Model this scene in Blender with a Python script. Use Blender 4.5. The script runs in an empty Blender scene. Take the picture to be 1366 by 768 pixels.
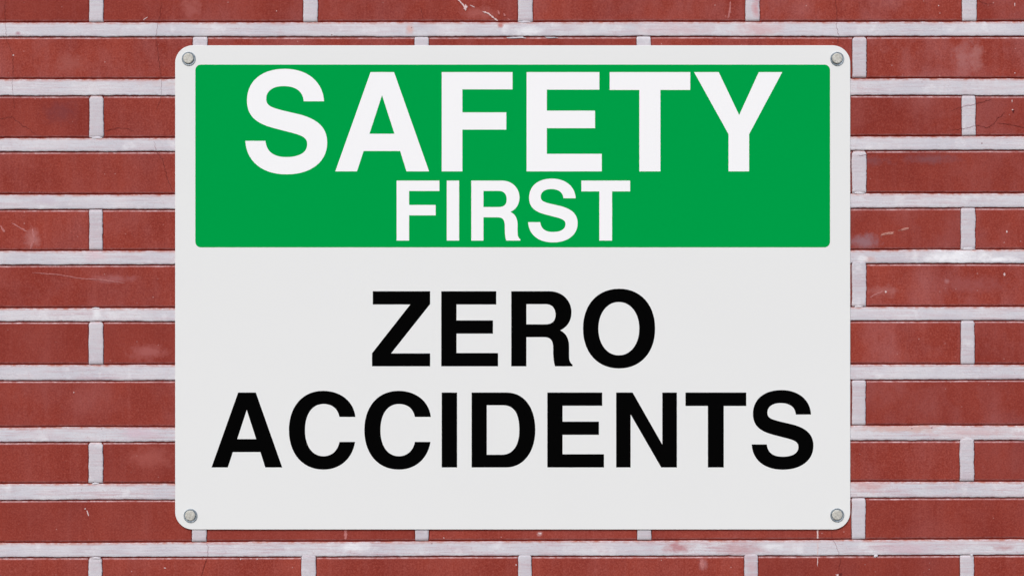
import bpy, math, random
from mathutils import Vector, noise
from mathutils.geometry import tessellate_polygon

random.seed(11)
scene = bpy.context.scene
C = scene.collection

# ------------------------------------------------------------------ camera
ZC = 1.5            # height of the middle of the sign above the pavement (m)
DIST = 3.0          # camera to brick face (m)
cam_d = bpy.data.cameras.new('camera')
cam = bpy.data.objects.new('camera', cam_d); C.objects.link(cam)
cam.location = (0, -DIST, ZC)
cam.rotation_euler = (math.radians(90), 0, 0)
cam_d.sensor_fit = 'HORIZONTAL'; cam_d.sensor_width = 36
cam_d.lens = 36 * DIST / 1.366
cam_d.clip_start = 0.05; cam_d.clip_end = 200
scene.camera = cam

# ------------------------------------------------------------------ sky, sun, exposure (soft overcast daylight, upper left)
SUN_EL, SUN_AZ = 46, 200          # azimuth from +Y clockwise: in front of the wall, a little left
w = bpy.data.worlds.new('World'); scene.world = w; w.use_nodes = True
nt = w.node_tree; nt.nodes.clear()
sky = nt.nodes.new('ShaderNodeTexSky'); sky.sky_type = 'NISHITA'; sky.sun_disc = False
sky.sun_elevation = math.radians(SUN_EL); sky.sun_rotation = math.radians(SUN_AZ)
sky.dust_density = 2.38; sky.ozone_density = 1.0; sky.air_density = 1.0
bg = nt.nodes.new('ShaderNodeBackground'); bg.inputs['Strength'].default_value = 0.15
wo = nt.nodes.new('ShaderNodeOutputWorld')
nt.links.new(sky.outputs[0], bg.inputs['Color']); nt.links.new(bg.outputs[0], wo.inputs['Surface'])

sd = bpy.data.lights.new('sun', 'SUN'); sd.energy = 1.5; sd.angle = math.radians(22); sd.color = (1.0, 0.985, 0.965)
sun = bpy.data.objects.new('sun', sd); C.objects.link(sun)
az, el = math.radians(SUN_AZ), math.radians(SUN_EL)
to_sun = Vector((math.sin(az) * math.cos(el), math.cos(az) * math.cos(el), math.sin(el)))
sun.rotation_euler = to_sun.to_track_quat('Z', 'Y').to_euler()
sun.location = to_sun * 10

vs = scene.view_settings
vs.view_transform = 'Standard'; vs.look = 'None'; vs.gamma = 1.0; vs.use_curve_mapping = False
vs.exposure = 0.19

# ------------------------------------------------------------------ helpers
def lin(r, g, b):
    f = lambda c: (c / 255) / 12.92 if c / 255 <= 0.04045 else ((c / 255 + 0.055) / 1.055) ** 2.4
    return (f(r), f(g), f(b), 1)

def W(u, v, d=0.0):
    """millimetres on the wall face (u right, v down from the top left of the bay; d proud of the bricks) -> world"""
    return Vector(((u - 683) * 0.001, -d * 0.001, ZC + (384 - v) * 0.001))

def link(name, verts, faces, mat, parent=None, smooth=False, attrs=None):
    me = bpy.data.meshes.new(name)
    me.from_pydata([tuple(v) for v in verts], [], faces)
    if attrs:
        for k, vals in attrs.items():
            a = me.attributes.new(k, 'FLOAT', 'POINT'); a.data.foreach_set('value', vals)
    if smooth: me.polygons.foreach_set('use_smooth', [True] * len(me.polygons))
    me.materials.append(mat); me.update()
    o = bpy.data.objects.new(name, me); C.objects.link(o)
    if parent: o.parent = parent
    return o

def n1(x, y, z=0.0): return noise.noise(Vector((x, y, z)))

class Nodes:
    def __init__(s, name):
        s.m = bpy.data.materials.new(name); s.m.use_nodes = True
        s.t = s.m.node_tree; s.t.nodes.clear()
        s.out = s.n('ShaderNodeOutputMaterial'); s.b = s.n('ShaderNodeBsdfPrincipled')
        s.l(s.b.outputs[0], s.out.inputs[0])
    def n(s, t, **kw):
        x = s.t.nodes.new(t)
        for k, v in kw.items(): setattr(x, k, v)
        return x
    def l(s, a, b): s.t.links.new(a, b)
    def pos(s, scale=(1, 1, 1)):
        g = s.n('ShaderNodeNewGeometry'); mp = s.n('ShaderNodeMapping')
        mp.inputs['Scale'].default_value = scale
        s.l(g.outputs['Position'], mp.inputs['Vector']); return mp.outputs[0]
    def noise(s, vec, scale, detail=4, rough=0.55):
        x = s.n('ShaderNodeTexNoise'); x.inputs['Scale'].default_value = scale
        x.inputs['Detail'].default_value = detail; x.inputs['Roughness'].default_value = rough
        s.l(vec, x.inputs['Vector']); return x.outputs['Fac']
    def rng(s, val, a, b, c=0.0, d=1.0):
        x = s.n('ShaderNodeMapRange', clamp=True)
        for i, v in zip((1, 2, 3, 4), (a, b, c, d)): x.inputs[i].default_value = v
        s.l(val, x.inputs[0]); return x.outputs[0]
    def mul(s, a, b, op='MULTIPLY'):
        x = s.n('ShaderNodeMath', operation=op)
        for i, v in enumerate((a, b)):
            if isinstance(v, (int, float)): x.inputs[i].default_value = v
            else: s.l(v, x.inputs[i])
        return x.outputs[0]
    def mix(s, fac, a, b, blend='MIX'):
        x = s.n('ShaderNodeMix', data_type='RGBA', blend_type=blend)
        for sock, v in ((x.inputs[0], fac), (x.inputs[6], a), (x.inputs[7], b)):
            if isinstance(v, (int, float, tuple)): sock.default_value = v
            else: s.l(v, sock)
        return x.outputs[2]
    def attr(s, name):
        x = s.n('ShaderNodeAttribute'); x.attribute_name = name; return x.outputs['Fac']
    def bump(s, h, strength, dist):
        x = s.n('ShaderNodeBump'); x.inputs['Strength'].default_value = strength; x.inputs['Distance'].default_value = dist
        s.l(h, x.inputs['Height']); s.l(x.outputs[0], s.b.inputs['Normal']); return x
    def stain(s, base, u, v, ru, rv, col, alpha, nz):
        # a patch of different paint or dirt with a ragged outline, centred at (u, v) mm on the wall
        c = W(u, v, 0); g = s.n('ShaderNodeNewGeometry'); mp = s.n('ShaderNodeMapping')
        mp.inputs['Scale'].default_value = (1000 / ru, 0, 1000 / rv)
        mp.inputs['Location'].default_value = (-c.x * 1000 / ru, 0, -c.z * 1000 / rv)
        s.l(g.outputs['Position'], mp.inputs['Vector'])
        ln = s.n('ShaderNodeVectorMath', operation='LENGTH'); s.l(mp.outputs[0], ln.inputs[0])
        d = s.mul(ln.outputs['Value'], s.mul(s.mul(nz, .5, 'SUBTRACT'), 2.4), 'ADD')
        return s.mix(s.rng(d, 1.15, .25, 0, min(1, alpha * 1.35)), base, col)
    def fin(s, col, rough=0.8, spec=0.2, metal=0.0):
        if isinstance(col, tuple): s.b.inputs['Base Color'].default_value = col
        else: s.l(col, s.b.inputs['Base Color'])
        s.b.inputs['Roughness'].default_value = rough; s.b.inputs['Specular IOR Level'].default_value = spec
        s.b.inputs['Metallic'].default_value = metal
        return s.m

# ------------------------------------------------------------------ materials
def brick_material():
    k = Nodes('red_brick')
    p = k.pos()
    base = k.mix(k.rng(k.noise(p, 9, 3), 0.34, 0.66), lin(137, 49, 38), lin(157, 66, 53))
    # dark damp clouds and dusty pink bloom
    base = k.mix(k.mul(k.rng(k.noise(k.pos((1, 1, .55)), 26, 4, .6), .45, .72), .45), base, lin(128, 47, 40))
    oi = k.n('ShaderNodeObjectInfo'); sep = k.n('ShaderNodeSeparateColor'); k.l(oi.outputs['Color'], sep.inputs[0])
    dust = k.mul(k.rng(k.noise(k.pos((1, 1, .7)), 15, 5, .62), .46, .74), sep.outputs[0])
    base = k.mix(dust, base, lin(168, 99, 97))
    grey = k.mul(k.rng(k.noise(k.pos((1.0, 1, .8)), 8.3, 4, .6), .60, .78), k.mul(sep.outputs[1], .6))
    base = k.mix(grey, base, lin(132, 84, 88))
    # vertical rain streaks
    st = k.mul(k.rng(k.noise(k.pos((1, 1, .06)), 75, 4, .6), .5, .75), .22)
    base = k.mix(st, base, lin(176, 98, 92))
    # sandy grain
    g1 = k.noise(p, 420, 5, .8)
    base = k.mix(k.mul(k.rng(g1, .50, .68), .42), base, lin(190, 108, 94))
    base = k.mix(k.mul(k.rng(g1, .50, .34), .5), base, lin(104, 36, 32))
    g2 = k.noise(p, 150, 3, .7)
    base = k.mix(k.mul(k.rng(g2, .52, .68), .22), base, lin(178, 98, 88))
    # scattered pale grains of grit
    vo = k.n('ShaderNodeTexVoronoi'); vo.inputs['Scale'].default_value = 140; k.l(p, vo.inputs['Vector'])
    vsep = k.n('ShaderNodeSeparateColor'); k.l(vo.outputs['Color'], vsep.inputs[0])
    spot = k.mul(k.mul(k.rng(vo.outputs['Distance'], .15, .04), k.rng(vsep.outputs[1], .1, .9)), k.rng(vsep.outputs[0], .80, .9))
    base = k.mix(k.mul(spot, .65), base, lin(206, 168, 164))
    base = k.mix(k.rng(sep.outputs[2], 0, 1, 0, .42), base, lin(124, 46, 39))
    nz = k.noise(p, 90, 5, .7)
    for a in ((1154, 322, 20, 11, lin(150, 112, 118), .6), (937, 751, 7, 9, lin(178, 120, 120), .5), (1286, 78, 16, 24, lin(172, 112, 110), .5),
              (1130, 215, 60, 9, lin(126, 74, 78), .5), (1240, 212, 40, 7, lin(130, 80, 84), .5), (1303, 76, 9, 22, lin(176, 116, 112), .45),
              (80, 150, 26, 16, lin(122, 58, 60), .45), (95, 85, 22, 14, lin(166, 92, 84), .4), (196, 470, 26, 12, lin(172, 100, 96), .5),
              (200, 610, 34, 16, lin(170, 92, 84), .4), (255, 12, 14, 22, lin(172, 98, 92), .45), (150, 372, 30, 6, lin(172, 108, 108), .4),
              (1180, 388, 22, 8, lin(176, 112, 108), .4), (1263, 375, 4, 4, lin(180, 124, 124), .6), (720, 712, 4, 3, lin(190, 140, 138), .6),
              (640, 18, 26, 9, lin(178, 106, 100), .35), (44, 318, 10, 15, lin(184, 122, 118), .45), (1290, 380, 60, 14, lin(158, 88, 86), .4)):
        base = k.stain(base, *a, nz)
    # upper arris highlight painted in together with lime wash residue, dusty lower arris
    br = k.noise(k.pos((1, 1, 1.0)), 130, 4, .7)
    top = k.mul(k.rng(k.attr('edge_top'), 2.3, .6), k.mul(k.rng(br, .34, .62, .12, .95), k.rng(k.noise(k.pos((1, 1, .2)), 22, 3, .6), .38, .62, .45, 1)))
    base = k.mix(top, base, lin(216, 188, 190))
    bot = k.mul(k.rng(k.attr('edge_bottom'), 2.6, .9), k.rng(br, .36, .66, .05, .6))
    base = k.mix(bot, base, lin(184, 124, 122))
    h = k.mul(k.mul(g1, .35), k.noise(p, 260, 4, .6), 'ADD')
    k.bump(h, .5, .0006)
    return k.fin(base, .85, .15)

def mortar_material():
    k = Nodes('white_painted_mortar')
    p = k.pos()
    oi = k.n('ShaderNodeObjectInfo'); sep = k.n('ShaderNodeSeparateColor'); k.l(oi.outputs['Color'], sep.inputs[0])
    base = k.mix(k.rng(k.noise(p, 14, 4), .35, .65), lin(202, 200, 207), lin(217, 214, 218))
    base = k.mix(k.mul(sep.outputs[1], .55), base, lin(192, 184, 190))
    # brush marks running along the joint, pinkish where the paint is thin
    br = k.noise(k.pos((.05, 1, 1)), 420, 4, .65)
    wear = k.mul(k.rng(k.noise(k.pos((.5, 1, 1)), 16, 5, .65), .42, .68), k.mul(sep.outputs[0], .9))
    base = k.mix(k.mul(k.rng(br, .44, .64), k.mul(k.mul(wear, .9), .16, 'ADD')), base, lin(190, 150, 158))
    base = k.mix(k.mul(k.rng(k.noise(p, 480, 4, .7), .55, .72), k.mul(k.mul(wear, .6), .22, 'ADD')), base, lin(176, 128, 132))
    base = k.mix(k.mul(k.rng(k.noise(k.pos((1, 1, .4)), 60, 4, .6), .56, .76), .45), base, lin(203, 184, 188))
    base = k.mix(k.mul(k.rng(k.noise(p, 36, 3, .6), .58, .72), .6), base, lin(231, 229, 232))
    # brick dust and rust washed onto the upper edge
    n = k.noise(k.pos((.6, 1, 1)), 150, 5, .7)
    e = k.mul(k.rng(k.attr('edge_top'), 3.8, .4), k.rng(n, .38, .62, .22, 1.0))
    base = k.mix(e, base, lin(176, 106, 88))
    e2 = k.mul(k.rng(k.attr('edge_bottom'), 2.2, .4), k.rng(n, .46, .7, 0, .8))
    base = k.mix(e2, base, lin(160, 110, 124))
    nz = k.noise(k.pos((.6, 1, 1)), 110, 5, .7)
    thin, white = lin(186, 138, 142), lin(230, 229, 232)
    for a in ((1275, 343, 48, 10, lin(238, 237, 240), .9), (1335, 346, 28, 4, lin(238, 237, 240), .9), (703, 42, 22, 9, white, .7), (472, 730, 26, 8, white, .7), (130, 420, 7, 7, white, .7),
              (905, 730, 20, 9, thin, .75), (985, 731, 34, 9, thin, .5), (1030, 728, 16, 5, white, .6), (546, 38, 6, 8, lin(212, 178, 174), .8), (24, 45, 4, 3, lin(180, 140, 150), .9),
              (668, 34, 4, 4, lin(190, 130, 124), .9), (900, 40, 60, 9, lin(206, 184, 188), .6), (1012, 40, 34, 10, lin(206, 172, 174), .6),
              (1008, 12, 6, 14, lin(200, 150, 154), .8), (1160, 346, 9, 6, lin(206, 176, 174), .8), (1150, 345, 10, 5, white, .6),
              (1200, 572, 60, 5, lin(206, 168, 160), .6), (1300, 576, 70, 6, lin(206, 176, 178), .5), (1160, 648, 24, 9, lin(200, 160, 160), .6),
              (1210, 730, 50, 8, lin(206, 180, 188), .5), (1340, 730, 16, 4, thin, .5), (185, 577, 26, 10, lin(208, 186, 196), .6), (60, 266, 16, 7, lin(196, 184, 196), .5),
              (128, 341, 14, 8, lin(214, 190, 196), .6), (1003, 757, 7, 12, lin(200, 172, 176), .5), (260, 112, 50, 4, lin(206, 176, 170), .4)):
        base = k.stain(base, *a, nz)
    # pinholes
    vo = k.n('ShaderNodeTexVoronoi'); vo.inputs['Scale'].default_value = 75; k.l(p, vo.inputs['Vector'])
    vsep = k.n('ShaderNodeSeparateColor'); k.l(vo.outputs['Color'], vsep.inputs[0])
    spot = k.mul(k.rng(vo.outputs['Distance'], .10, .05), k.rng(vsep.outputs[0], .93, .95))
    base = k.mix(k.mul(spot, .8), base, lin(140, 98, 104))
    h = k.mul(k.mul(br, .8), k.noise(p, 330, 4, .65), 'ADD')
    k.bump(h, .55, .0007)
    return k.fin(base, .75, .2)

def plain(name, rgb, rough, spec, metal=0.0, grain=0.0, scale=300):
    k = Nodes(name)
    if grain:
        p = k.pos()
        c = k.mix(k.rng(k.noise(p, scale, 4, .6), .3, .7), lin(*[max(0, v - grain) for v in rgb]), lin(*[min(255, v + grain) for v in rgb]))
        return k.fin(c, rough, spec, metal)
    return k.fin(lin(*rgb), rough, spec, metal)

M_BRICK = brick_material()
M_MORTAR = mortar_material()
M_BED = plain('red_bedding', (150, 56, 44), .9, .1, 0, 14, 120)
M_CRACK = plain('crack_dark', (102, 40, 38), .95, .05, 0, 18, 300)
M_CRACK_PAINT = plain('crack_in_paint', (146, 118, 126), .95, .05, 0, 18, 300)
M_SCUFF = plain('white_scuff', (214, 186, 184), .9, .1, 0, 22, 500)
M_FAINT = plain('faint_pink_scuff', (180, 112, 108), .9, .1, 0, 16, 500)
M_CHIP = plain('raw_clay_chip', (190, 132, 120), .95, .05, 0, 22, 500)
M_PANEL = plain('white_enamel', (230, 231, 229), .5, .05, 0, .6, 5)
M_GREEN = plain('green_print', (0, 158, 70), .6, 0)
M_WHITE = plain('white_print', (244, 244, 244), .55, .05)
M_BLACK = plain('black_print', (6, 6, 6), .7, 0)
M_ZINC = plain('zinc_washer', (148, 158, 166), .40, .5, .5, 26, 420)
M_HEAD = plain('dull_bolt_head', (192, 190, 181), .6, .3, .2, 26, 480)

# ------------------------------------------------------------------ brick wall
U0, U1 = -470, 1836
wall = bpy.data.objects.new('brick_wall', None); C.objects.link(wall)
wall.location = (0, 0, 0)
wall['label'] = 'red brick wall with raised white painted mortar joints behind the sign'
wall['category'] = 'wall'

# bed joints: (top, bottom) at u=115 and at u=1250
JOINTS = [(-272, -252, -273, -253), (-196, -177, -197, -178), (-121, -101, -122, -102), (-45, -26, -46, -27),
          (30.5, 49, 29.4, 48.4), (106, 127.3, 105.3, 127), (184.5, 202.1, 182.3, 200.3), (259.7, 279, 258.3, 277),
          (335, 352.7, 333.4, 351.3), (411, 428.5, 409.4, 427.3), (486.5, 506.8, 486.3, 506), (570, 588.8, 567.5, 586.7),
          (645, 666, 642.5, 663), (723.5, 742.3, 719.5, 739.6),
          (799, 818, 794.5, 813.5), (875, 894, 870, 889), (951, 970, 946, 965), (1027, 1046, 1021, 1040)]
FIRST_ROW = 4           # JOINTS[4] is the first bed joint in view; course above it is row 0
def jt(i, u):
    a = JOINTS[i]; t = (u - 115) / 1135
    return a[0] + (a[2] - a[0]) * t + .5 * n1(u * .004, i * 3.7) + .22 * n1(u * .05, i * 5.1)
def jb(i, u):
    a = JOINTS[i]; t = (u - 115) / 1135
    return a[1] + (a[3] - a[1]) * t + .5 * n1(u * .004, i * 3.7 + 50) + .2 * n1(u * .05, i * 2.1 + 9)

JOINT_PROUD = 0.8
# backing that fills the depth of the wall behind the pieces
bk = [W(U0, -272, -2.6), W(U1, -272, -2.6), W(U1, 1046, -2.6), W(U0, 1046, -2.6),
      W(U0, -272, -110), W(U1, -272, -110), W(U1, 1046, -110), W(U0, 1046, -110)]
link('backing', bk, [(3, 2, 1, 0), (4, 5, 6, 7), (0, 1, 5, 4), (1, 2, 6, 5), (2, 3, 7, 6), (3, 0, 4, 7)], M_BED, wall)

def slab(name, us, top, bot, left, right, depth, rows, proud, mat, bevel, tilt=(0, 0)):
    """a piece with an uneven outline: us = columns, top/bot = functions of u, left/right = end offsets of v"""
    verts, et, eb = [], [], []
    nr = len(rows)
    for ci, u in enumerate(us):
        t, b = top(u), bot(u)
        end = min(ci, len(us) - 1 - ci)
        for ri, (kind, off, dep) in enumerate(rows):
            v = t + off if kind == 't' else b - off if kind == 'b' else t + (b - t) * off
            uu = u
            if end < 2:
                lr = left if ci < 2 else right
                uu = u + lr(v)
            d = proud + dep
            if end == 0: d = min(d, proud - bevel * 1.2)
            d += tilt[0] * (u - us[0]) * .001 + tilt[1] * (v - t) * .001
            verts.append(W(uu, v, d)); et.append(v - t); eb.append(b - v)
    faces = []
    for ci in range(len(us) - 1):
        for ri in range(nr - 1):
            a = ci * nr + ri
            faces.append((a, a + 1, a + nr + 1, a + nr))
    # end caps
    base = len(verts)
    for ci in (0, len(us) - 1):
        for ri in range(nr):
            v = verts[ci * nr + ri]; verts.append(Vector((v.x, depth * .001, v.z))); et.append(9); eb.append(9)
    for ri in range(nr - 1):
        faces.append((ri + 1, ri, base + ri, base + ri + 1))
        a = (len(us) - 1) * nr + ri
        faces.append((a, a + 1, base + nr + ri + 1, base + nr + ri))
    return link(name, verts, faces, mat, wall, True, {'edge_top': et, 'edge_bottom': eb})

BRICK_ROWS = [('t', 0, -8), ('t', 0, -1.0), ('t', .35, -.35), ('t', 1.0, 0), ('t', 2.8, .02), ('t', 6, 0), ('m', .3, .03), ('m', .5, .05), ('m', .7, .03),
              ('b', 6, 0), ('b', 2.8, .02), ('b', 1.0, 0), ('b', .35, -.35), ('b', 0, -1.0), ('b', 0, -8)]
JOINT_ROWS = [('t', 0, -5), ('t', .1, -.8), ('t', .5, -.25), ('t', 1.4, 0), ('t', 3.6, .06), ('m', .35, .1), ('m', .65, .1),
              ('b', 3.6, .06), ('b', 1.3, 0), ('b', .45, -.25), ('b', .1, -.8), ('b', 0, -5)]

def frange(a, b, step):
    n = max(2, int((b - a) / step)); return [a + (b - a) * i / n for i in range(n + 1)]

# bed joints
for i in range(len(JOINTS)):
    def jbr(u, i=i):                       # ragged lower edge
        r = jb(i, u) + .45 * n1(u * .16, i * 7.7) + .28 * n1(u * .5, i) + 1.1 * max(0, n1(u * .021, i * 2.9 + 70) - .12)
        k = n1(u * .09, i * 4.4 + 20)
        return r - (1.4 * (k - .55) if k > .55 else 0)
    def jtr(u, i=i): return jt(i, u) + .4 * n1(u * .2, i * 9.1 + 3) + .2 * n1(u * .6, i) - 1.3 * max(0, n1(u * .019, i * 3.3 + 33) - .15)
    o = slab('mortar_joint', frange(U0, U1, 3), jtr, jbr, lambda v: 0, lambda v: 0, 5, JOINT_ROWS, JOINT_PROUD, M_MORTAR, .6)
    row = i - FIRST_ROW
    worn = .35 if row < 3 else .45 if row < 7 else .9
    o.color = (worn, 0, random.random(), 1)

# head joints
A_L, A_R = [128.5, 128.5, 128, 128, 127.7, 127], [1293, 1292.3, 1291.7, 1291, 1289.9, 1290]
def heads(row):
    if row % 2 == 0:
        k = min(max(row // 2, 0), 5)
        return [-447, -159, A_L[k], 414.3 - row * .25, 700.8 - row * .08, 1004 - row * .2, A_R[k], 1583, 1800]
    return [-300, -22, 267.1 - row * .15, 562.3 + row * .04, 858.5 + row * .12, 1146.7 - row * .15, 1436, 1726]

smeared_up = {(8, 6), (10, 3), (10, 4), (10, 5), (9, 2), (5, 5)}
for row in range(1 - FIRST_ROW, len(JOINTS) - FIRST_ROW):
    i0, i1 = row + FIRST_ROW - 1, row + FIRST_ROW
    if i0 < 0: continue
    hs = heads(row)
    edges = []
    for hi, c in enumerate(hs):
        hw = 9.4 + random.uniform(-.4, .5)
        s = random.uniform(0, 99); lean = random.uniform(-.012, .012)
        def lx(v, s=s, c=c, hw=hw, lean=lean): return c - hw + lean * (v - 384 - row * 0) * 0 + .7 * n1(v * .06, s) + .4 * n1(v * .3, s + 5)
        def rx(v, s=s, c=c, hw=hw, lean=lean): return c + hw + .8 * n1(v * .06, s + 20) + .7 * n1(v * .4, s + 31) + .3 * n1(v * 1.1, s + 3)
        edges.append((c, hw, lx, rx))
        up = (row, hi) in smeared_up
        rnd = random.choice([.6, 1.2, 2.5]) if not up else 3.2
        t0 = jb(i0, c) + (.7 if not up else -random.uniform(1.5, 5)); b0 = jt(i1, c) - random.uniform(.5, 1.3)
        # build the joint as a vertical slab: columns across, rows down
        nv = max(8, int((b0 - t0) / 2.0)); prof = [(0, -5), (.1, -.8), (.5, -.25), (1.4, 0), (4, .05), (.5, .1), (4, .05), (1.4, 0), (.5, -.25), (.1, -.8), (0, -5)]
        verts, et, eb = [], [], []
        proud = .55 if not up else 1.05
        for q in range(nv + 1):
            v = t0 + (b0 - t0) * q / nv
            end = min(v - t0, b0 - v)
            rr = max(0, 1 - (v - t0) / (rnd * 2.0)); inset = rnd * rr * rr
            for pi, (off, dep) in enumerate(prof):
                L, R = lx(v) + inset, rx(v) - inset
                u = L + off if pi < 5 else R - off if pi > 5 else (L + R) / 2
                d = proud + dep - (1.0 if q in (0, nv) else .25 if q in (1, nv - 1) else 0)
                verts.append(W(u, v, d)); et.append(9 if rnd < 2 else v - t0 + 1.5); eb.append(b0 - v + .8)
        m = len(prof)
        faces = [(q * m + p, (q + 1) * m + p, (q + 1) * m + p + 1, q * m + p + 1) for q in range(nv) for p in range(m - 1)]
        ba = len(verts)
        for q in (0, nv):
            for p in range(m):
                vv = verts[q * m + p]; verts.append(Vector((vv.x, .005, vv.z))); et.append(9); eb.append(9)
        for p in range(m - 1):
            faces.append((p, p + 1, ba + p + 1, ba + p)); a = nv * m + p
            faces.append((a + 1, a, ba + m + p, ba + m + p + 1))
        o = link('head_joint', verts, faces, M_MORTAR, wall, True, {'edge_top': et, 'edge_bottom': eb})
        o.color = (random.uniform(.1, .45) if row != 10 else .7, random.uniform(.5, 1), random.random(), 1)
    # bricks between the head joints
    spans = [(None, edges[0])] + list(zip(edges[:-1], edges[1:])) + [(edges[-1], None)]
    for a, b in spans:
        ua = U0 if a is None else a[0] + a[1] + .75
        ub = U1 if b is None else b[0] - b[1] - .25
        if ub - ua < 12: continue
        mid = (ua + ub) / 2
        us = [ua, ua + .7, ua + 2.5] + frange(ua + 6, ub - 6, 7) + [ub - 2.5, ub - .7, ub]
        top = lambda u: jb(i0, u) + 1.75 + .18 * n1(u * .12, row * 8.8)
        bot = lambda u: jt(i1, u) - 1.9 + .2 * n1(u * .12, row * 6.2 + 40)
        lf = (lambda v: 0) if a is None else (lambda v, a=a: a[3](v) - a[0] - a[1] + .2 * n1(v * .4, mid))
        rf = (lambda v: 0) if b is None else (lambda v, b=b: b[2](v) - b[0] + b[1] + .2 * n1(v * .4, mid + 7))
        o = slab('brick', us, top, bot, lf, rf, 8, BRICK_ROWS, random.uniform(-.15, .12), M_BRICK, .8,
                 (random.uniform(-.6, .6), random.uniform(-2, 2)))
        dust = .36 + .38 * (mid > 1050) + .25 * (row <= 1) + random.uniform(-.1, .15)
        if row >= 8: dust *= .45
        o.color = (max(.05, dust), .8 if mid > 1050 else .35, random.random() ** 1.5, 1)

# ------------------------------------------------------------------ marks on the wall
def surface(u, v):
    for i in range(len(JOINTS)):
        if jt(i, u) - .3 <= v <= jb(i, u) + .3: return JOINT_PROUD + .25
        if jt(i, u) - 2.1 < v < jt(i, u) or jb(i, u) < v < jb(i, u) + 1.9: return None
    row = None
    for i in range(len(JOINTS) - 1):
        if jb(i, u) < v < jt(i + 1, u): row = i + 1 - FIRST_ROW
    if row is not None:
        for c in heads(row):
            if abs(u - c) < 9.6: return .55 + .3
    return .35

def mark(name, pts, width, mat, rough=.5, taper=True):
    fine = []
    for (a, b) in zip(pts[:-1], pts[1:]):
        L = math.dist(a, b); n = max(1, int(L / 1.1))
        for q in range(n): fine.append((a[0] + (b[0] - a[0]) * q / n, a[1] + (b[1] - a[1]) * q / n))
    fine.append(pts[-1])
    s = random.uniform(0, 99)
    fine = [(u + rough * n1(q * .35, s), v + rough * n1(q * .35, s + 9)) for q, (u, v) in enumerate(fine)]
    verts, faces = [], []; run = 0
    for q, (u, v) in enumerate(fine):
        d = surface(u, v)
        if d is None: run = 0; continue
        p, r = fine[max(0, q - 1)], fine[min(len(fine) - 1, q + 1)]
        du, dv = r[0] - p[0], r[1] - p[1]; L = math.hypot(du, dv) or 1
        t = q / max(1, len(fine) - 1)
        wd = width * (.75 + .6 * n1(q * .5, s + 3)) * (min(1, 6 * t + .25, 6 * (1 - t) + .25) if taper else 1)
        wd = max(wd, width * .2) / 2
        verts += [W(u - dv / L * wd, v + du / L * wd, d), W(u + dv / L * wd, v - du / L * wd, d)]
        if run: k = len(verts) - 4; faces.append((k, k + 1, k + 3, k + 2))
        run += 1
    if faces:
        o = link(name, verts, faces, mat, wall)
        if mat is M_CRACK:
            o.data.materials.append(M_CRACK_PAINT)
            for pl in o.data.polygons:
                if pl.center.y < -.0006: pl.material_index = 1

def blob(name, u, v, ru, rv, mat, rot=0.0):
    s = random.uniform(0, 99); n = 14
    verts = [W(u, v, surface(u, v) or .3)]
    for q in range(n):
        a = q / n * math.tau; k = 1 + .9 * n1(math.cos(a) * 1.3 + s, math.sin(a) * 1.3)
        x, y = ru * k * math.cos(a), rv * k * math.sin(a)
        verts.append(W(u + x * math.cos(rot) - y * math.sin(rot), v + x * math.sin(rot) + y * math.cos(rot), (surface(u, v) or .3) - .02))
    link(name, verts, [(0, 1 + q, 1 + (q + 1) % n) for q in range(n)], mat, wall)

CRACKS = [
    [(275.5, 721), (277.9, 730.8), (277, 741), (273.4, 751.6), (268, 770)],
    [(8, -8), (6.5, 16), (7.3, 31), (8.3, 52), (17, 73), (17.5, 88), (17, 104), (16.7, 117), (20, 146)],
    [(-12, 160), (0, 159), (15.6, 156), (31, 168), (49.5, 180)],
    [(138, 175), (156, 171), (172, 172), (180, 176)],
    [(216, 3), (211, 32.5), (208, 49), (212, 78), (216, 109), (215, 128), (208, 150)],
    [(205.7, 188), (208, 201), (217.5, 214), (222.7, 237), (230.5, 255.5)],
    [(1113, -6), (1116.3, 15.6), (1115.5, 34), (1119, 49.5), (1116, 62)],
    [(1303, 0), (1313.4, 5), (1325, 5.7)],
    [(1262, 175), (1271.7, 173), (1287, 172), (1301.7, 167), (1317, 170.6), (1326.4, 165), (1331.6, 157.5), (1342, 148.4)],
    [(1329, 164.6), (1342, 165), (1366, 170.6), (1385, 172)],
    [(1266.5, 148.4), (1282, 143), (1300, 139), (1313.4, 135.4), (1323, 132)],
    [(1109, 704), (1109.7, 717.7), (1115.5, 727), (1119.4, 740), (1121.5, 747.7), (1118, 762)],
    [(561, 10), (565, 27)], [(1143, 208), (1158, 206), (1168, 204)],
]
for q, c in enumerate(CRACKS): mark('crack', c, .7 if q not in (4, 1, 3, 12) else .5, M_CRACK, 1.3)
SCUFFS = [([(609.7, -2), (618, 7), (621, 12)], 2.2), ([(627, 7), (633, 10)], 1.4), ([(643.5, 15.4), (651.7, 18.4), (659, 24.6), (665, 28.7)], 2.2),
          ([(191.4, 27), (196.6, 23)], 1.3), ([(116, 680), (118.5, 688)], 1.6), ([(1090.7, 704), (1090.7, 720)], 2.6),
          ([(1090.9, 722), (1090.5, 755)], 1.2), ([(1353.8, 4), (1353.8, 9)], 1.4), ([(1350, 133), (1350, 137)], 1.3)]
for p, wd in SCUFFS: mark('scuff', p, wd, M_SCUFF, .5)
FAINT = [([(15.6, 297), (36.5, 309)], 2), ([(43, 305), (45.6, 320), (40, 332)], 3), ([(0, 301), (6.5, 309)], 3),
         ([(43, 363.6), (78, 366), (109, 371.4), (135, 373), (167, 377.4)], 1.4), ([(461, 706), (461, 719)], 5),
         ([(974, 2), (974, 14), (971, 25)], 3), ([(664, 14), (666, 20)], 2), ([(672, 18), (674, 22)], 3), ([(677, 25), (681, 28)], 2),
         ([(1160, 396), (1178, 388)], 2), ([(936, 745), (937, 757)], 6)]
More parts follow.
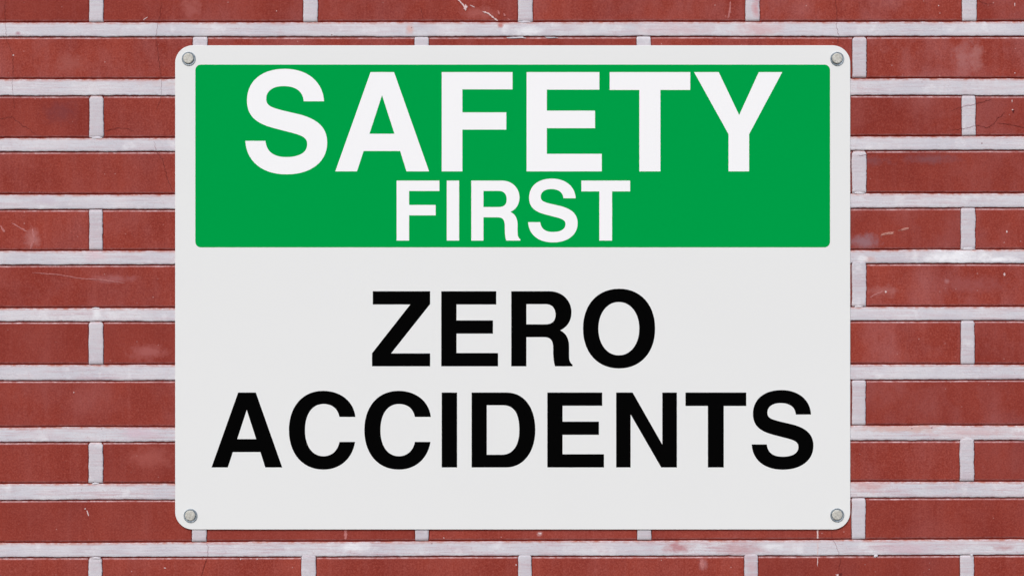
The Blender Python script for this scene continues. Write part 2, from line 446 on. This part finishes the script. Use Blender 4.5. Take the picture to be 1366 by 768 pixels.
for p, wd in FAINT: mark('faint_scuff', p, wd, M_FAINT, .7)
for u, v, a, b in [(621, 10.5, 2.6, 4), (17.7, 74, 1.3, 1.3), (1353.8, 97.7, 1, 1), (1343, 309, 1.3, 2), (1181.5, 389, 1.3, 2), (1340, 366, 1.8, 2.4),
                   (321, 745, 1.2, 1.4), (343, 745, 1.2, .8), (720, 711, 2.6, 1.4), (592, 717, 1.2, .8), (688.5, 753, .9, 1.3), (113.5, 678, 1.2, .9),
                   (98.5, 523, .8, .8), (220, 757, 1.6, .9), (1117, 766.5, 2.6, 1.6), (1252, 8, .8, .8), (369, 15, .7, .9)]:
    blob('lime_spot', u, v, a * .8, b * .8, M_SCUFF)
for u, v, a, b, r in [(1184, 311.6, 8.5, 1.9, -.15), (1206.5, 305.8, 7.8, 1.2, -.26)]:
    blob('chip', u, v, a, b, M_CHIP, r); mark('crack', [(u - a, v + 1.4), (u + a * .6, v + 1.0 - a * .2)], .7, M_CRACK, .3)
for u, v, a, b in [(128.5, 184, 8, 2), (1146, 352, 8, 2.6), (1292, 332, 8, 1.6), (1290, 586, 8, 4), (410, 743.5, 7, 1.8), (700, 742.5, 6, 1.6),
                   (1002, 741, 8, 2), (127, 644.5, 5, 1.4), (1296, 740, 1.6, 2), (128, 744, 7, 1.6), (1146, 257.5, 8, 1.2), (700, 29.5, 9, 1.4), (128, 411, 5, 1),
                   (690, 50.5, 12, 1.2), (735, 50.5, 8, 1.0), (1168, 741, 3, 2), (1146, 409, 6, 1.3)]:
    verts = []; s_ = random.uniform(0, 99); n = 18; d = JOINT_PROUD + .25
    for rr, dd in ((0, .1), (.6, .08), (1, -.5)):
        for q in range(n):
            an = q / n * math.tau; kk = rr * (1 + .55 * n1(math.cos(an) * 1.6 + s_, math.sin(an) * 1.6) + .3 * n1(math.cos(an) * 5 + s_, math.sin(an) * 5))
            verts.append(W(u + a * kk * math.cos(an), v + b * kk * math.sin(an), d + dd))
    fs = [(r * n + q, (r + 1) * n + q, (r + 1) * n + (q + 1) % n, r * n + (q + 1) % n) for r in range(2) for q in range(n)]
    o = link('mortar_smear', verts, fs, M_MORTAR, wall, True, {'edge_top': [9] * len(verts), 'edge_bottom': [9] * len(verts)})
    o.color = (.3, 0, 0, 1)
blob('nail_hole', 1351.8, 148.6, 1.7, 1.9, M_CRACK); blob('lime_spot', 1350.6, 146.6, 1.1, .8, M_SCUFF)
blob('nail_hole', 1121.5, 765.5, 2.2, 1.8, M_CRACK)

# ------------------------------------------------------------------ sign
FRONT = 2.25                                 # sign face, mm in front of the bricks
KF = (DIST * 1000 - FRONT) / (DIST * 1000)   # real size of a length on that face
def S(u, v, d): return W(683 + (u - 683) * KF, 384 + (v - 384) * KF, d)

sign = bpy.data.objects.new('safety_sign', None); C.objects.link(sign)
sign.location = (0, 0, 0)
sign['label'] = 'white rectangular safety sign with green header bolted to the red brick wall'
sign['category'] = 'sign'

def rrect(u0, v0, u1, v1, r, n=14):
    pts = []
    for cu, cv, a0 in ((u1 - r, v0 + r, -90), (u1 - r, v1 - r, 0), (u0 + r, v1 - r, 90), (u0 + r, v0 + r, 180)):
        for q in range(n + 1):
            a = math.radians(a0 + 90 * q / n); pts.append((cu + r * math.cos(a), cv + r * math.sin(a)))
    return pts

def plate(name, rings, mat, parent):
    """rings: list of (outline, d) from back to front, all with the same number of points; capped at both ends"""
    n = len(rings[0][0]); verts = []; faces = []
    for pts, d in rings: verts += [S(u, v, d) for u, v in pts]
    for r in range(len(rings) - 1):
        for q in range(n):
            a, b = r * n + q, r * n + (q + 1) % n
            faces.append((a, a + n, b + n, b))
    faces.append(tuple(range(n))); k = (len(rings) - 1) * n; faces.append(tuple(reversed(range(k, k + n))))
    return link(name, verts, faces, mat, parent)

X0, Y0, X1, Y1, RR = 233.6, 60.8, 1134.3, 705.8, 23.5
plate('panel', [(rrect(X0, Y0, X1, Y1, RR), 1.2), (rrect(X0, Y0, X1, Y1, RR), FRONT - .35),
                (rrect(X0 + .12, Y0 + .12, X1 - .12, Y1 - .12, RR - .12), FRONT - .12),
                (rrect(X0 + .4, Y0 + .4, X1 - .4, Y1 - .4, RR - .4), FRONT)], M_PANEL, sign)
GT = FRONT + .15
header = plate('green_header', [(rrect(260.6, 86.5, 1107.2, 329.8, 7.4, 10), FRONT - .05), (rrect(260.6, 86.5, 1107.2, 329.8, 7.4, 10), GT)], M_GREEN, sign)

# letters: outlines drawn at an arbitrary scale, cap height = base - top
def ell(cx, cy, rx, ry, k):
    return [('M', cx + rx, cy), ('C', cx + rx, cy - k * ry, cx + k * rx, cy - ry, cx, cy - ry), ('C', cx - k * rx, cy - ry, cx - rx, cy - k * ry, cx - rx, cy),
            ('C', cx - rx, cy + k * ry, cx - k * rx, cy + ry, cx, cy + ry), ('C', cx + k * rx, cy + ry, cx + rx, cy + k * ry, cx + rx, cy)]
def poly(*p): return [('M',) + p[0]] + [('L',) + q for q in p[1:]]
G = {
 'S': (51, 55, 715, [[('M', 575, 249), ('C', 568, 115, 460, 33, 315, 33), ('C', 160, 33, 62, 115, 62, 243), ('C', 62, 345, 120, 395, 240, 427), ('L', 340, 453),
        ('C', 430, 475, 463, 490, 463, 535), ('C', 463, 590, 410, 620, 325, 620), ('C', 240, 620, 192, 585, 185, 512), ('L', 51, 512),
        ('C', 58, 650, 165, 735, 325, 735), ('C', 490, 735, 596, 650, 596, 525), ('C', 596, 420, 530, 370, 420, 338), ('L', 300, 310),
        ('C', 225, 290, 190, 280, 190, 232), ('C', 190, 180, 235, 148, 305, 148), ('C', 390, 148, 435, 185, 440, 249)]]),
 'O': (51, 55, 717, [ell(369.5, 384.5, 318.5, 351.5, .6), ell(367.5, 385, 180.5, 235, .58)]),
 'C': (40, 55, 715, [[('M', 627, 270), ('C', 610, 125, 490, 40, 340, 40), ('C', 160, 40, 40, 180, 40, 385), ('C', 40, 600, 165, 734, 345, 734), ('C', 490, 734, 600, 640, 624, 490),
        ('L', 486, 490), ('C', 470, 570, 415, 616, 345, 616), ('C', 245, 616, 182, 525, 182, 388), ('C', 182, 245, 245, 156, 345, 156), ('C', 420, 156, 470, 195, 486, 270)]]),
 'D': (34, 55, 715, [[('M', 34, 55), ('L', 345, 55), ('C', 500, 55, 596, 190, 596, 385), ('C', 596, 580, 490, 715, 340, 715), ('L', 34, 715)],
        [('M', 168, 167), ('L', 315, 167), ('C', 410, 170, 455, 240, 455, 385), ('C', 455, 520, 400, 603, 300, 603), ('L', 168, 603)]]),
 'R': (66, 55, 717, [[('M', 66, 55), ('L', 405, 55), ('C', 520, 55, 598, 140, 598, 240), ('C', 598, 310, 565, 370, 498, 400), ('C', 550, 425, 577, 470, 577, 550), ('L', 577, 630),
        ('C', 577, 670, 590, 690, 607, 702), ('L', 607, 717), ('L', 453, 717), ('C', 440, 680, 436, 640, 436, 560), ('C', 436, 490, 415, 460, 355, 460), ('L', 200, 460), ('L', 200, 717), ('L', 66, 717)],
        [('M', 200, 169), ('L', 370, 169), ('C', 430, 169, 457, 210, 457, 262), ('C', 457, 325, 420, 347, 365, 347), ('L', 200, 347)]]),
 'Z': (54, 55, 717, [poly((61, 55), (568, 55), (568, 168), (223, 603), (568, 603), (568, 717), (54, 717), (54, 602), (392, 172), (61, 172))]),
 'E': (57, 55, 717, [poly((57, 55), (543, 55), (543, 172), (192, 172), (192, 312), (514, 312), (514, 429), (192, 429), (192, 600), (559, 600), (559, 717), (57, 717))]),
 'I': (723, 55, 715, [poly((723, 55), (859, 55), (859, 715), (723, 715))]),
 'A': (37, 53, 721, [poly((275, 53), (433, 53), (669, 721), (517, 721), (474, 584), (228, 584), (183, 721), (37, 721)), poly((352, 208), (436, 468), (267, 468))]),
 'F': (47, 53, 721, [poly((47, 53), (524, 53), (524, 169), (186, 169), (186, 324), (482, 324), (482, 440), (186, 440), (186, 721), (47, 721))]),
 'T': (42, 53, 721, [poly((42, 53), (585, 53), (585, 173), (384, 173), (384, 721), (242, 721), (242, 173), (42, 173))]),
 'Y': (611, 53, 721, [poly((611, 53), (777, 53), (915, 342), (1047, 53), (1205, 53), (982, 470), (982, 721), (843, 721), (843, 470))]),
 'N': (79, 54, 715, [poly((79, 54), (225, 54), (487, 513), (487, 54), (616, 54), (616, 715), (477, 715), (207, 247), (207, 715), (79, 715))]),
}
def flatten(path, n=14):
    pts = []
    for c in path:
        if c[0] in 'ML': pts.append((c[1], c[2]))
        else:
            p0 = pts[-1]; p1, p2, p3 = c[1:3], c[3:5], c[5:7]
            for q in range(1, n + 1):
                t = q / n; a, b, cc, d = (1 - t) ** 3, 3 * t * (1 - t) ** 2, 3 * t * t * (1 - t), t ** 3
                pts.append((a * p0[0] + b * p1[0] + cc * p2[0] + d * p3[0], a * p0[1] + b * p1[1] + cc * p2[1] + d * p3[1]))
    if math.dist(pts[0], pts[-1]) < 1e-6: pts.pop()
    return pts

def letter(ch, left, top, base, d0, d1, mat, parent, word, colour):
    gx, gt, gb, contours = G[ch]
    k = (base - top) / (gb - gt)
    loops = [[(left + (x - gx) * k, base - (gb - y) * k) for x, y in flatten(c)] for c in contours]
    tris = tessellate_polygon([[Vector((u, v, 0)) for u, v in L] for L in loops])
    flat = [p for L in loops for p in L]
    verts = [S(u, v, d1) for u, v in flat] + [S(u, v, d0) for u, v in flat]
    n = len(flat); faces = []
    for t in tris:
        a, b, c = (flat[i] for i in t)
        cr = (b[0] - a[0]) * (c[1] - a[1]) - (b[1] - a[1]) * (c[0] - a[0])
        faces.append(tuple(t) if cr < 0 else tuple(reversed(t)))
    s = 0
    for L in loops:
        for q in range(len(L)): a, b = s + q, s + (q + 1) % len(L); faces.append((a, b, b + n, a + n))
        s += len(L)
    o = link('letter', verts, faces, mat, parent)
    o['label'] = '%s letter %s of the word %s' % (colour, ch, word)
    return o

for ch, u in zip('SAFETY', (327.3, 447.3, 589.3, 702.5, 813.3, 925.9)):
    letter(ch, u, 96.5, 228.7, GT - .03, GT + .06, M_WHITE, header, 'SAFETY', 'large white')
for ch, u in zip('FIRST', (529.1, 596, 628.75, 704.5, 775.6)):
    letter(ch, u, 241, 320.9, GT - .03, GT + .06, M_WHITE, header, 'FIRST', 'small white')
for ch, u in zip('ZERO', (496.2, 588.6, 682, 777.7)):
    letter(ch, u, 388.3, 488.3, FRONT - .03, FRONT + .06, M_BLACK, sign, 'ZERO', 'black')
for ch, u in zip('ACCIDENTS', (282.1, 385.4, 486.0, 589.2, 629.1, 730.1, 821.9, 914.4, 1002.7)):
    letter(ch, u, 523.2, 623.0, FRONT - .03, FRONT + .06, M_BLACK, sign, 'ACCIDENTS', 'black')

# bolts
def lathe(u, v, prof, n, phase=0.0, hexa=()):
    verts, faces = [], []
    for ri, (r, d) in enumerate(prof):
        for q in range(n):
            a = phase + q / n * math.tau
            rr = r
            if ri in hexa:      # project on a hexagon with this corner radius
                b = (a - phase) % (math.pi / 3) - math.pi / 6
                rr = r * math.cos(math.pi / 6) / math.cos(b)
            verts.append(S(u + rr * math.cos(a), v + rr * math.sin(a), d))
    for ri in range(len(prof) - 1):
        for q in range(n):
            a, b = ri * n + q, ri * n + (q + 1) % n
            faces.append((a, a + n, b + n, b))
    return verts, faces
for (u, v, ph) in ((251.8, 78.7, .12), (1116.8, 78.8, .3), (254.2, 687.4, 0), (1116.8, 686.6, .22)):
    z = FRONT
    vs_, fs_ = lathe(u - .35, v - .45, [(7.0, z + .6), (7.0, z + 2.2), (6.7, z + 2.65), (6.2, z + 2.9), (5.6, z + 3.0), (.01, z + 3.05)], 36, ph, (0, 1))
    b = link('bolt', vs_, fs_, M_HEAD, sign)
    vs_, fs_ = lathe(u, v, [(9.3, z - .05), (9.3, z + .45), (9.0, z + .9), (8.6, z + 1.05), (8.2, z + .75), (7.8, z + .72), (7.5, z + .55), (5.0, z + .5)], 40)
    link('washer', vs_, fs_, M_ZINC, b, True)
